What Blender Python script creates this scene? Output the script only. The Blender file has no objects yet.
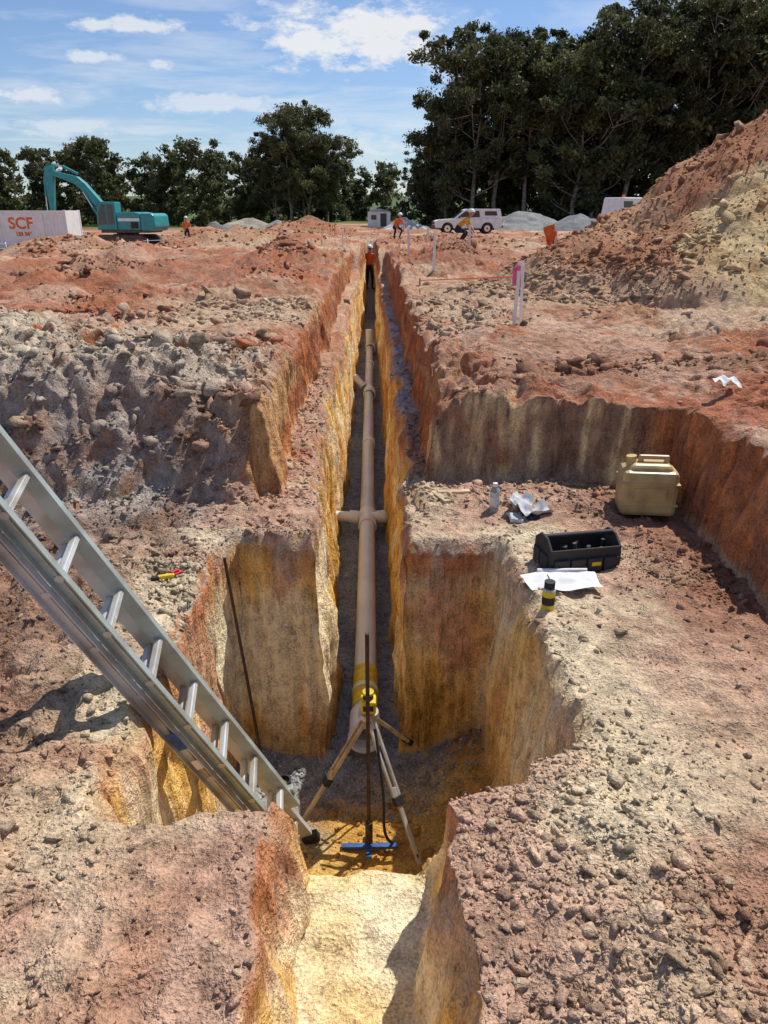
import bpy, math, random, bmesh
import numpy as np
from mathutils import Vector, Matrix, Euler
random.seed(7); rng=np.random.default_rng(7)
scn=bpy.context.scene
scn.view_settings.view_transform='Standard'
try: scn.view_settings.look='None'
except Exception: pass
scn.view_settings.exposure=0

# ------------------------------------------------------------ camera
CAMH=1.75
cd=bpy.data.cameras.new('camera'); cam=bpy.data.objects.new('camera',cd); scn.collection.objects.link(cam)
cam.location=(0,0,CAMH); cam.rotation_euler=(math.radians(90-22.2),0,-0.015)
cd.sensor_fit='VERTICAL'; cd.sensor_height=24; cd.lens=740/1024*24; cd.clip_start=0.05; cd.clip_end=5000
scn.camera=cam

# ------------------------------------------------------------ light
AZ=math.radians(44); EL=math.radians(57)
sv=Vector((math.sin(AZ)*math.cos(EL),math.cos(AZ)*math.cos(EL),math.sin(EL)))
sl=bpy.data.lights.new('sun','SUN'); sl.energy=4.9; sl.angle=math.radians(.5); sl.color=(1,.95,.87)
so=bpy.data.objects.new('sun',sl); scn.collection.objects.link(so); so.rotation_euler=sv.to_track_quat('Z','Y').to_euler()
so.location=(20,30,60)

w=bpy.data.worlds.new('World'); scn.world=w; w.use_nodes=True
nt=w.node_tree; N=nt.nodes; L=nt.links; N.clear()
def nd(t,**k):
    n=N.new(t)
    for a,b in k.items(): setattr(n,a,b)
    return n
def mth(op,a,b=None,c=None,clamp=False):
    n=N.new('ShaderNodeMath'); n.operation=op; n.use_clamp=clamp
    for i,v in enumerate((a,b,c)):
        if v is None: continue
        if isinstance(v,(int,float)): n.inputs[i].default_value=v
        else: L.new(v,n.inputs[i])
    return n.outputs[0]
sky=nd('ShaderNodeTexSky',sky_type='NISHITA'); sky.sun_disc=False; sky.sun_elevation=EL; sky.sun_rotation=AZ
sky.air_density=1.0; sky.dust_density=.3; sky.ozone_density=2.0
tint=nd('ShaderNodeVectorMath',operation='MULTIPLY'); L.new(sky.outputs[0],tint.inputs[0]); tint.inputs[1].default_value=(.60,.67,.80)
tc=nd('ShaderNodeTexCoord'); sep=nd('ShaderNodeSeparateXYZ'); L.new(tc.outputs['Generated'],sep.inputs[0])
X,Y,Z=sep.outputs
zz=mth('ADD',mth('MAXIMUM',Z,0.0),.05)
cmb=nd('ShaderNodeCombineXYZ'); L.new(mth('MULTIPLY',mth('DIVIDE',X,zz),.75),cmb.inputs[0]); L.new(mth('DIVIDE',Y,zz),cmb.inputs[1])
nz=nd('ShaderNodeTexNoise'); nz.inputs['Scale'].default_value=1.15; nz.inputs['Detail'].default_value=8; nz.inputs['Roughness'].default_value=.62; nz.inputs['Distortion'].default_value=.4; L.new(cmb.outputs[0],nz.inputs['Vector'])
thin=mth('MULTIPLY',mth('SUBTRACT',nz.outputs['Fac'],.46),3.4,clamp=True)
thin=mth('MULTIPLY',thin,.72)
mp=nd('ShaderNodeMapping'); mp.inputs['Scale'].default_value=(1,1,2.4); L.new(tc.outputs['Generated'],mp.inputs['Vector'])
n2=nd('ShaderNodeTexNoise'); n2.inputs['Scale'].default_value=21; n2.inputs['Detail'].default_value=8; n2.inputs['Roughness'].default_value=.66; L.new(mp.outputs[0],n2.inputs['Vector'])
dist=mth('MULTIPLY',mth('SUBTRACT',n2.outputs['Fac'],.5),4.2)
yp=mth('MAXIMUM',Y,.05)
u=mth('DIVIDE',X,yp); v=mth('DIVIDE',Z,yp)
tot=None
def pix(x,y):
    e=math.atan((512-y)/740)-math.radians(22.2); vv=math.tan(e); s=.926-vv*.378
    return (x-372)/740*s, vv, s/740
for (px,py,a,b,st) in [(358,36,118,29,1.0),(400,40,66,20,1.0),(310,40,60,20,1.0),(130,26,75,9,.8),(92,57,32,6,.75),(38,97,48,9,.75),(215,104,85,10,.65),(60,128,70,8,.6),(350,146,65,12,.6),(160,66,16,5,.7),(300,118,60,8,.45)]:
    u0,v0,s=pix(px,py)
    du=mth('DIVIDE',mth('SUBTRACT',u,u0),a*s); dv=mth('DIVIDE',mth('SUBTRACT',v,v0),b*s*1.15)
    r=mth('SQRT',mth('ADD',mth('MULTIPLY',du,du),mth('MULTIPLY',dv,dv)))
    m=mth('MULTIPLY',mth('ADD',mth('SUBTRACT',1.0,r),dist),1.5,clamp=True)
    m=mth('MULTIPLY',m,mth('MULTIPLY',mth('SUBTRACT',1.7,r),1.1,clamp=True))
    m=mth('MULTIPLY',m,st)
    tot=m if tot is None else mth('MAXIMUM',tot,m)
tot=mth('MAXIMUM',tot,thin,clamp=True)
tot=mth('MULTIPLY',tot,mth('GREATER_THAN',Z,0.0))
mx=nd('ShaderNodeMix',data_type='RGBA'); L.new(tot,mx.inputs['Factor']); L.new(tint.outputs[0],mx.inputs['A'])
mx.inputs['B'].default_value=(5.6,5.8,6.1,1)
bg=nd('ShaderNodeBackground'); bg.inputs['Strength'].default_value=.145; L.new(mx.outputs['Result'],bg.inputs['Color'])
out=nd('ShaderNodeOutputWorld'); L.new(bg.outputs[0],out.inputs[0])

# ------------------------------------------------------------ noise (tiled lattice lookup)
TB=np.random.default_rng(11).random((64*64*64)).astype(np.float32)*2-1
def vn(x,y,z=0.,s=0):
    x=np.asarray(x,np.float32)+s*7.31; y=np.asarray(y,np.float32)+s*3.17
    flat=np.isscalar(z) or np.ndim(z)==0
    xf=np.floor(x); yf=np.floor(y); xi=xf.astype(np.int32); yi=yf.astype(np.int32); fx=x-xf; fy=y-yf
    fx=fx*fx*(3-2*fx); fy=fy*fy*(3-2*fy)
    x0=xi&63; x1=(xi+1)&63; y0=(yi&63)<<6; y1=((yi+1)&63)<<6
    def pl(zo):
        a=TB.take(x0+y0+zo); b=TB.take(x1+y0+zo); c=TB.take(x0+y1+zo); d=TB.take(x1+y1+zo)
        a=a+(b-a)*fx; c=c+(d-c)*fx; return a+(c-a)*fy
    if flat: return pl(((int(s)*5+int(math.floor(float(z))))&63)<<12)
    z=np.asarray(z,np.float32)+s*1.7; zf=np.floor(z); zi=zf.astype(np.int32); fz=z-zf; fz=fz*fz*(3-2*fz)
    a=pl((zi&63)<<12); b=pl(((zi+1)&63)<<12); return a+(b-a)*fz
def fbm(x,y,z=0.,o=3,s=0,g=.5):
    r=0;a=1;t=0; flat=np.ndim(z)==0
    for i in range(o):
        r=r+a*vn(x*2**i+i*17.3,y*2**i+i*5.1,0. if flat else z*2**i+i*3.7,s+i); t+=a; a*=g
    return r/t
def ss(a,b,x):
    t=np.clip((x-a)/(b-a),0,1); return t*t*(3-2*t)
def ramp(v,a,w=.12): return np.clip((v-a)/w+.5,0,1)

# ------------------------------------------------------------ ground height
def mounds(x,y):
    z=np.zeros_like(x)
    def cone(cx,cy,rx,ry,h,p=1.0,nz=.18,s=3):
        r=np.sqrt(((x-cx)/rx)**2+((y-cy)/ry)**2)
        r=r+nz*fbm(x*.7,y*.7,0,3,s)
        c=np.clip(1-r,0,1)
        return h*c**p*(1-.12*c)
    z=np.maximum(z,cone(8.9,14.8,5.9,5.2,4.2,1.0,.12,3))
    z=np.maximum(z,cone(13.5,15.5,6.5,6,4.5,1.0,.12,5))
    z=np.maximum(z,cone(5.5,11.3,2.7,2.2,1.7,.95,.2,8))
    z=np.maximum(z,cone(8.5,11.4,3.6,2.6,1.9,.95,.2,18))
    z=np.maximum(z,cone(3.9,12.6,2.2,2.2,.95,.9,.25,9))
    z=np.maximum(z,cone(-2.5,5.7,1.8,.85,.38,.7,.45,11))
    z=np.maximum(z,cone(-4.4,7.4,2.0,1.2,.34,.7,.35,12))
    z=np.maximum(z,cone(-1.15,8.0,.5,1.4,.16,.7,.35,13))
    z=np.maximum(z,cone(1.2,6.6,.9,.9,.13,.7,.4,14))
    z=np.maximum(z,cone(-1.5,12.5,.8,2.2,.3,.8,.35,15))
    z=np.maximum(z,cone(1.5,11.2,.7,2.0,.22,.8,.35,16))
    z=np.maximum(z,cone(-5.0,13.5,2.2,1.6,.35,.8,.35,17))
    for i,(cx,cy,rx,ry,h) in enumerate([(-5.5,33,4,2.4,.8),(-2.6,27,1.6,1.8,.45),(-2.2,20,1.0,2.4,.4),(3,34,2.5,2,.5),(10,36,3,2.5,.6),(-13,60,6,3,1.3),(-6,58,5,3,1.1),(2.2,22,1,2.5,.35),(-8,22,2.5,2,.45),(16,38,5,4,1.6),(4.2,27,1.5,1.6,.4),(-11,28,3,2,.6)]):
        z=np.maximum(z,cone(cx,cy,rx,ry,h,.9,.3,20+i))
    return z
def upper(x,y):
    u=.6-.62*ss(18,62,y)-.75*ss(3,16,-x)*ss(15,42,y)
    u=u+mounds(x,y)
    near=1-ss(60,90,y)
    r=fbm(x*.33,y*.33,0,3,40)*.18*ss(6,16,y)*near
    lump=ss(-.25,.45,fbm(x*.6,y*.6,0,2,61))
    r=r+fbm(x*1.3,y*1.3,0,3,50)*.09*near
    r=r+(.28-np.abs(fbm(x*1.0,y*.7,0,3,58)))*.28*ss(8,16,y)*near
    cl=np.abs(fbm(x*3.2,y*3.2,0,4,60,.6)); r=r+(.3-cl)*.26*near*(.3+.7*lump)
    r=r+np.abs(vn(x*9,y*9,0,64))*.055*near*lump+vn(x*21,y*21,0,66)*.014*near
    d=(x+3.6+.16*(y-8)); rut=np.exp(-((d-.0)/.18)**2)+np.exp(-((d+1.5)/.18)**2)
    r=r-rut*.08*ss(7,9,y)*(1-ss(30,40,y))
    return u+r
def lip(t):
    return np.where(t<.45,.07*(np.clip(t,0,1)/.45)**1.6,.07+.93*(t-.45)/.55)
def terrain(x,y):
    ysh=y-np.clip((x-.2)*.62,0,.36)*(1-ss(2.2,3.2,y))
    wl=np.where(x<-.8,.75,.14)
    wide=(1-np.clip((y-4.78-.12*np.sin(x*2.1)+.35*fbm(x*1.2,y*.8,0,3,63)*(x<-.8))/wl+.5,0,1))*(1-ramp(x,1.97,.12))
    corr=ramp(x,-.70,.14)*(1-ramp(x,.47,.14))*(1-ramp(y,24,1.5))
    exc=np.maximum(wide,corr)
    U=upper(x,y)
    lb=ss(.9,1.4,-x)
    rg=.3-np.abs(fbm(x*5,y*5,0,3,71,.6))
    bn=fbm(x*1.7,y*1.7,0,3,70)*.045+rg*(.05+.10*lb)+fbm(x*17,y*17,0,2,72)*(.012+.010*lb)+np.abs(vn(x*11,y*11,0,74))*(.018+.02*lb)*ss(-.2,.4,fbm(x,y,0,2,75))
    bn=bn+.05*np.exp(-(((y-4.45)/.25)**2))*(x>.3)+.05*ss(.3,.8,x)*(1-ss(1.6,2.2,y))
    z=U*(1-lip(exc))+bn*exc
    T=ramp(x,-.35)*(1-ramp(x,.155))*ramp(y,3.5,.09)*(1-ramp(y,40,1.2))
    insl=ss(-.33,-.24,x)*(1-ss(.17,.24,x))
    P=ramp(x,-.9)*(1-ramp(x,.72))*ramp(ysh,1.84+.14*insl,.11)*(1-ramp(y,3.85,.12))
    cut=np.maximum(T,P)
    fl=-1.45+fbm(x*2.2,y*2.2,0,3,80)*.03+fbm(x*14,y*14,0,2,81)*.010
    fl=fl+.22*ss(.25,.72,x)*(1-ss(3.6,4.0,y))*(y<4.2)+.12*ss(.5,.9,-x)*(y<4)+.03*ss(3.7,4.0,y)
    S=ramp(x,-.27,.08)*(1-ramp(x,.2,.08))*(1-ramp(y,2.3,.07))*ramp(y,-1,.1)
    S=np.where(ysh<2.2,S,0)
    c2=lip(cut)
    zs=z*(1-S)+(-.43+fbm(x*3,y*3,0,3,85)*.02+fbm(x*12,y*12,0,2,86)*.006)*S
    z2=zs*(1-c2)+fl*c2
    return z2,cut,exc,S

def axis(lo_d,hi_d,step,walls,lo,hi,g,growmax=40):
    pts=list(np.arange(lo_d,hi_d,step))
    s=step;p=hi_d
    while p<hi:
        pts.append(p); s=min(s*g,growmax); p+=s
    pts.append(hi)
    s=step;p=lo_d
    while p>lo:
        p-=s; pts.append(p); s=min(s*g,growmax)
    for a,b,n in walls: pts+=list(np.linspace(a,b,n))
    a=np.unique(np.array(pts)); keep=[a[0]]
    for q in a[1:]:
        if q-keep[-1]>.0030: keep.append(q)
    return np.array(keep)
def W(c,w=.12,n=26): return (c-w/2,c+w/2,n)
xs=axis(-2.6,3.0,.018,[W(-.9),W(-.35),W(.155),W(.72),W(-.27,.08,14),W(.2,.08,14),W(-.70,.14,18),W(.47,.14,18),W(1.97,.12,18)],-900,900,1.025)
ys=axis(.85,6.0,.018,[W(3.85,.12),(1.78,2.28,60),W(4.8,.16,20)],-40,1600,1.0112)
nx,ny=len(xs),len(ys)
GX,GY=np.meshgrid(xs.astype(np.float64),ys)
Z0,CUT,EXC,SL=terrain(GX,GY)
near=1-ss(30,60,GY); nearx=1-ss(15,30,np.abs(GX)); nr=near*nearx
gy0=np.gradient(Z0,axis=0)/np.maximum(np.gradient(GY,axis=0),1e-6); gx0=np.gradient(Z0,axis=1)/np.maximum(np.gradient(GX,axis=1),1e-6)
wy=ss(2.5,6,np.abs(gy0))*nr*(GY<6); wx=ss(2.5,6,np.abs(gx0))*nr
def warp(o):
    a=fbm(GX*1.5,GY*1.5,Z0*1.0,2,100+o)*.080+fbm(GX*4.5,GY*4.5,Z0*2.6,2,101+o)*.055
    b=fbm(GX*13,GY*13,Z0*7,2,103+o)*.022
    return (a+b)*nr
dx=warp(0)+wx*(np.abs(vn(GY*11,Z0*1.1,0,120))*.035+vn(GY*30,Z0*2.5,0,121)*.010); dy=warp(10)+wy*(np.abs(vn(GX*11,Z0*1.1,0,122))*.035+vn(GX*30,Z0*2.5,0,123)*.010)
tw=ss(4.2,5.5,GY)*(1-ss(14,22,GY))
dx=dx-tw*.095*np.exp(-((GX+.38)/.2)**2)+tw*.06*np.exp(-((GX-.17)/.16)**2)
PX=GX+dx; PY=GY+dy; PZ=Z0
def grid_n(PX,PY,PZ):
    ax=np.stack([np.gradient(a,axis=1) for a in (PX,PY,PZ)],-1); ay=np.stack([np.gradient(a,axis=0) for a in (PX,PY,PZ)],-1)
    n=np.cross(ax,ay); n/=np.linalg.norm(n,axis=-1,keepdims=True)+1e-12
    return n
NN=grid_n(PX,PY,PZ)
steep=ss(.3,.75,1-NN[...,2])
C=lambda *a: np.array(a)
def mix(a,b,t):
    t=np.asarray(t)[...,None]; return a*(1-t)+b*t
RED=C(.37,.145,.080); ORED=C(.54,.19,.07); PINK=C(.48,.30,.21); BEI=C(.57,.45,.30); YEL=C(.86,.56,.18); CRM=C(.88,.75,.50)
DBR=C(.15,.09,.06); GRV=C(.30,.305,.31); GRY=C(.36,.34,.31); OCH=C(.66,.36,.085); GRN=C(.10,.13,.04); BRN=C(.27,.155,.095)
def full(c,x): return np.broadcast_to(c,x.shape+(3,))
def top_colour(x,y,z,cut,exc,S):
    n1=fbm(x*.9,y*.9,0,4,200); n2=fbm(x*3.1,y*3.1,0,4,210); n3=fbm(x*9,y*9,0,3,220); n4=fbm(x*2.0,y*5.0,0,3,230); n5=fbm(x*.28,y*.22,0,4,240)
    upc=mix(mix(full(RED,x),PINK*1.0,ss(-.25,.3,n1+.5*n3)),BRN,ss(.05,.45,-n2)*.75)
    upc=mix(upc,ORED*.8,ss(.2,.5,n4)*.4)
    upc=mix(upc,BEI*.95,ss(.05,.4,n5+.3*n2)*.55); upc=mix(upc,C(.27,.12,.07),ss(.1,.4,-n5+.35*n1)*.65)
    bench=mix(mix(full(PINK,x),RED,ss(-.1,.45,n1+.3*n2)),BEI,ss(0,.45,n2-.2*n1)*.7)
    bench=mix(bench,BRN*.9,ss(.1,.5,n4)*.45)
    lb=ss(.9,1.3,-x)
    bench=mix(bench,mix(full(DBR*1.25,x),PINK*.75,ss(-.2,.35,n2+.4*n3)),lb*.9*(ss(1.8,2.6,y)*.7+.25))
    rim=np.exp(-(np.minimum(np.abs(x+.95),np.abs(x-.8))/.28)**2)*(y<4)
    bench=mix(bench,CRM*.76,np.clip(rim*ss(-.4,.4,n2+.3),0,1)*.75)
    rb=ss(.3,1.0,x)*(1-ss(2.2,3.0,y)); bench=mix(bench,BEI,rb*.45*ss(-.5,.3,n1))
    fr=ss(.5,1.2,x)*(1-ss(1.4,1.8,y+.35*n2)); bench=mix(bench,RED*.72,fr*.8)
    fl_=ss(.0,.3,-x)*(1-ss(1.3,2.0,y)); bench=mix(bench,RED*.95,fl_*.5*ss(-.3,.3,n2))
    bench=mix(bench,RED*.6,ss(1.1,1.7,x)*ss(2.2,3.2,y)*.65)
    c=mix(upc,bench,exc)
    m=mounds(x,y)
    bei=np.exp(-(((x-6.4)/2.3)**2+((y-10.8)/1.9)**2)); bei=np.maximum(bei,1.1*np.exp(-(((x+2.6)/1.8)**2+((y-5.7)/.9)**2)))
    bei=np.maximum(bei,.85*np.exp(-(((x+4.6)/1.8)**2+((y-7.2)/1.2)**2)))
    bei=ss(.25,.55,bei+.3*n1+.15*n3)
    mdc=mix(full(C(.36,.16,.085),x),C(.46,.26,.15),ss(-.2,.4,n1+.3*n3)); mdc=mix(mdc,DBR*1.4,ss(0,.5,n3)*.35)
    c=mix(c,mdc,ss(.15,.5,m)*(1-exc)*.9)
    bc=np.where((x>0)[...,None],C(.58,.43,.235),C(.52,.42,.31))
    c=mix(c,mix(bc,bc*C(.75,.66,.6),ss(-.1,.4,n2)),bei*(1-exc))
    gb=np.exp(-((y-4.6)/.6)**2)*ss(.85,1.2,-x)*ss(-.35,.25,n2+.15)
    c=mix(c,GRY,np.clip(gb,0,1)*.75)
    ws=ss(.17,.22,x)*(1-ss(.36,.44,x+.05*n2))*ss(6.0,7.0,y+.5*n2)*(1-ss(13,16,y))
    c=mix(c,C(.55,.56,.57),np.clip(ws*ss(-.4,.15,n2+n3*.3),0,1)*.8)
    gmask=ss(3.1,3.7,y+.4*n2+.6*(-x-.1))
    flc=mix(mix(full(OCH*.85,x),YEL*.65,ss(-.2,.5,n2)),DBR*1.3,ss(0,.5,-n1)*.4)
    flc=mix(flc,mix(full(GRV,x),C(.36,.34,.30),ss(.0,.5,n2)*.6),gmask)
    c=mix(c,flc,cut)
    sc=mix(mix(full(CRM*.90,x),YEL*.88,ss(-.3,.4,n2)*.6),OCH*.9,ss(.2,.5,n1+.4*n3)*.45)
    c=mix(c,sc,S*(1-cut))
    far=ss(105,125,y+6*n1); c=mix(c,GRN,far)
    farl=ss(60,90,-x)*ss(-20,20,y); c=mix(c,GRN,farl)
    return c
def wall_colour(x,y,z):
    st=fbm(x*11,y*11,z*1.0,3,300); st2=fbm(x*2.4,y*2.4,z*1.9,3,310); hz=fbm(x*.6,y*.6,z*5,3,320)
    lo=mix(mix(full(YEL,x),CRM,ss(-.25,.25,st2+.5*st)),OCH,ss(.05,.45,-st+.4*hz)*.75)
    lo=mix(lo,ORED,ss(.15,.45,fbm(x*1.5,y*1.5,z*1.3,3,330)+.35*st)*.65)
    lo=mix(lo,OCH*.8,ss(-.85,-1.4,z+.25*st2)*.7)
    tp=mix(mix(full(PINK,x),ORED*.9,ss(-.3,.2,st2)),BEI,ss(.1,.4,st)*.6); lo=mix(lo,tp,ss(-.27,-.05,z+.22*st2+.14*st)*.9)
    lo=mix(lo,CRM,ss(.55,.8,x)*(y<3.9)*ss(-.7,.1,st2+.2)*.6)
    up=mix(full(RED,x),ORED*.95,ss(-.3,.3,st)); up=mix(up,BRN,ss(.0,.4,st2)*.5); up=mix(up,C(.62,.42,.19),ss(.1,.45,hz+.4*st)*.6)
    fw=(ss(4.4,4.6,y)*(1-ss(5.1,5.3,y))*ss(.3,.45,x)*(1-ss(1.85,1.95,x)))
    fwc=mix(mix(full(C(.42,.26,.16),x),C(.82,.60,.30),ss(-.12,.2,st)),RED*1.1,ss(.15,.45,st2)); fwc=mix(fwc,DBR*1.5,ss(.12,.4,-st+.2*st2)*.65)
    up=mix(up,fwc,fw)
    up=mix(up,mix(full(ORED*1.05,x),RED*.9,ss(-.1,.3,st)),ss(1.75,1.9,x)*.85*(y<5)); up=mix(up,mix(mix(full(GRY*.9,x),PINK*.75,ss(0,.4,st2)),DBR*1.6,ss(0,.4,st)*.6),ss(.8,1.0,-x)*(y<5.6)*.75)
    up=mix(up,YEL*.75,ss(.1,.5,st)*ss(.3,0,z)*.6*(x<1.7))
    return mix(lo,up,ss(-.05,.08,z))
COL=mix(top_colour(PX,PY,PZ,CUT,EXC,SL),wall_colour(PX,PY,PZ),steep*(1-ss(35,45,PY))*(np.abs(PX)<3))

def np_mesh(name,V,F,col=None,mat=None,smooth=False,fs=4):
    me=bpy.data.meshes.new(name); V=np.asarray(V,np.float32); F=np.asarray(F,np.int32)
    me.vertices.add(len(V)); me.vertices.foreach_set('co',V.ravel())
    me.loops.add(F.size); me.loops.foreach_set('vertex_index',F.ravel())
    me.polygons.add(len(F)); me.polygons.foreach_set('loop_start',np.arange(0,F.size,fs,dtype=np.int32))
    if smooth: me.polygons.foreach_set('use_smooth',np.ones(len(F),bool))
    me.update(calc_edges=True)
    if col is not None:
        a=me.attributes.new('Col','FLOAT_COLOR','POINT'); a.data.foreach_set('color',np.concatenate([col,np.ones((len(col),1))],1).astype(np.float32).ravel())
    if mat: me.materials.append(mat)
    return me
def add(name,me,parent=None):
    o=bpy.data.objects.new(name,me); scn.collection.objects.link(o)
    if parent: o.parent=parent
    return o

def soil_mat(name,k=1.0):
    m=bpy.data.materials.new(name); m.use_nodes=True; nt=m.node_tree; n=nt.nodes; l=nt.links; b=n['Principled BSDF']
    b.inputs['Roughness'].default_value=.95; b.inputs['Specular IOR Level'].default_value=.1
    at=n.new('ShaderNodeAttribute'); at.attribute_name='Col'
    g=n.new('ShaderNodeNewGeometry')
    def noise(sc,det,vec=None,r=.65):
        t=n.new('ShaderNodeTexNoise'); t.inputs['Scale'].default_value=sc; t.inputs['Detail'].default_value=det; t.inputs['Roughness'].default_value=r
        l.new(vec or g.outputs['Position'],t.inputs['Vector']); return t.outputs['Fac']
    mp=n.new('ShaderNodeMapping'); mp.inputs['Scale'].default_value=(1,1,.12); l.new(g.outputs['Position'],mp.inputs['Vector'])
    a1=noise(11,5); a2=noise(90,3); a3=noise(24,3,mp.outputs[0])
    def M(op,a,b_,cl=False):
        t=n.new('ShaderNodeMath'); t.operation=op; t.use_clamp=cl
        for i,v in enumerate((a,b_)):
            if isinstance(v,(int,float)): t.inputs[i].default_value=v
            else: l.new(v,t.inputs[i])
        return t.outputs[0]
    sp=n.new('ShaderNodeSeparateXYZ'); l.new(g.outputs['True Normal'],sp.inputs[0])
    wall=M('SUBTRACT',1.0,M('MULTIPLY',M('ABSOLUTE',sp.outputs[2],0),1.4,True),True)
    f=M('ADD',M('MULTIPLY',M('SUBTRACT',a1,.5),1.7),M('MULTIPLY',M('SUBTRACT',a2,.5),2.0))
    f=M('ADD',f,M('MULTIPLY',M('MULTIPLY',M('SUBTRACT',a3,.46),1.8),wall))
    f=M('MAXIMUM',M('ADD',f,1.0),.3)
    vm=n.new('ShaderNodeVectorMath'); vm.operation='SCALE'; l.new(at.outputs['Color'],vm.inputs[0]); l.new(f,vm.inputs['Scale'])
    l.new(vm.outputs[0],b.inputs['Base Color'])
    hgt=M('ADD',M('MULTIPLY',a1,.055*k),M('MULTIPLY',a2,.012)); hgt=M('ADD',hgt,M('MULTIPLY',M('MULTIPLY',a3,.04),wall))
    bp=n.new('ShaderNodeBump'); bp.inputs['Strength'].default_value=1.0; bp.inputs['Distance'].default_value=1.0; l.new(hgt,bp.inputs['Height']); l.new(bp.outputs[0],b.inputs['Normal'])
    return m
SOIL=soil_mat('soil')
SOILC=soil_mat('soil_clod',.25)
V=np.stack([PX,PY,PZ],-1).reshape(-1,3)
idx=np.arange(nx*ny).reshape(ny,nx)
F=np.stack([idx[:-1,:-1],idx[:-1,1:],idx[1:,1:],idx[1:,:-1]],-1).reshape(-1,4)
ground=add('ground',np_mesh('ground',V,F,COL.reshape(-1,3),SOIL,True))
def gz(x,y):
    i=min(max(np.searchsorted(xs,x),0),nx-1); j=min(max(np.searchsorted(ys,y),0),ny-1)
    return float(PZ[j,i])
def gmax(x,y,r):
    return max(gz(x+a,y+b) for a in (-r,0,r) for b in (-r,0,r))

# ------------------------------------------------------------ clods : angular lumps
def lump_base(npts,seed):
    r=np.random.default_rng(seed); d=r.normal(size=(npts,3)); d/=np.linalg.norm(d,axis=1,keepdims=True); d*=(.65+.6*r.random((npts,1))); d*=np.array([1.2,.85,.6])*(.75+.5*r.random(3))
    bm=bmesh.new(); vs=[bm.verts.new(p) for p in d]; bmesh.ops.convex_hull(bm,input=vs)
    bmesh.ops.delete(bm,geom=[q for q in bm.verts if not q.link_faces],context='VERTS')
    bmesh.ops.triangulate(bm,faces=bm.faces); bm.verts.index_update(); bm.verts.ensure_lookup_table()
    v=np.array([q.co[:] for q in bm.verts]); f=np.array([[q.index for q in p.verts] for p in bm.faces]); bm.free(); return v,f
SM=[lump_base(9,s) for s in range(6)]; BG=[lump_base(15,20+s) for s in range(10)]
Nflat=NN.reshape(-1,3); Cflat=COL.reshape(-1,3)
cellA=np.abs((np.gradient(PX,axis=1)*np.gradient(PY,axis=0)).reshape(-1))
vis=(np.abs(V[:,0])<(.62*V[:,1]+1.5))
def scatter1(p,n,smin,smax,base,power,sink,light):
    ids=rng.choice(len(V),n,p=p)
    bv,bf=base; k=len(bv)
    s=smin+(smax-smin)*rng.random(n)**power
    sc=s[:,None,None]*(.7+.6*rng.random((n,1,3)))
    a=rng.random((n,3))*6.28
    def R(ax,t):
        c,s_=np.cos(t),np.sin(t); o=np.zeros_like(t); e=np.ones_like(t)
        m={0:[e,o,o,o,c,-s_,o,s_,c],2:[c,-s_,o,s_,c,o,o,o,e]}[ax]; return np.stack(m,-1).reshape(-1,3,3)
    Rm=R(2,a[:,0])@R(0,(a[:,1]-3.14)*.3)@R(2,a[:,2])
    vv=np.einsum('nij,nkj->nki',Rm,bv[None]*sc)
    c0=V[ids]+np.stack([(rng.random(n)-.5)*.02,(rng.random(n)-.5)*.02,s*(.3-sink)],-1)
    vv=vv+c0[:,None]
    f=(bf[None]+(np.arange(n)*k)[:,None,None]).reshape(-1,3)
    col=Cflat[ids]*(.65+.6*rng.random((n,1))); lt=rng.random(n)<light; col[lt]=col[lt]*.55+BEI*.45
    return vv.reshape(-1,3),f,np.repeat(np.clip(col,0,.8),k,0)
def merge(parts):
    Vs,Fs,Cs=[],[],[];o=0
    for p in parts:
        if p is None: continue
        Vs.append(p[0]);Fs.append(p[1]+o);Cs.append(p[2]);o+=len(p[0])
    return np.concatenate(Vs),np.concatenate(Fs),np.concatenate(Cs)
def scatter(mask,n,smin,smax,bases,power=2.5,sink=.2,light=.10,wt=None):
    p=np.where(mask&vis&(Nflat[:,2]>.55),cellA,0)
    if wt is not None: p=p*wt
    if p.sum()<=0: return None
    p=p/p.sum()
    return merge([scatter1(p,max(1,n//len(bases)),smin,smax,b,power,sink,light) for b in bases])
yv=V[:,1]; xv=V[:,0]; zv=V[:,2]
cn=fbm(xv*1.4,yv*1.4,0,3,400); cl=.03+ss(-.05,.4,cn)**1.5; cl2=.02+ss(.0,.45,fbm(xv*.8,yv*.8,0,3,420))**1.5
nearb=(yv<4.7)&(zv>-.2)&(xv<1.95)&(yv>.8)
up1=(yv>4.4)&(yv<12)&(zv>.3); md=(mounds(xv,yv)>.15)&(yv<22)
mid=(yv>=12)&(yv<60)&(zv>-.9)
frt=nearb&(yv<2.2)
edge=ss(.28,.0,np.minimum(np.abs(xv+.95),np.minimum(np.abs(xv-.8),np.abs(xv-.25))))+.05
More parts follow.
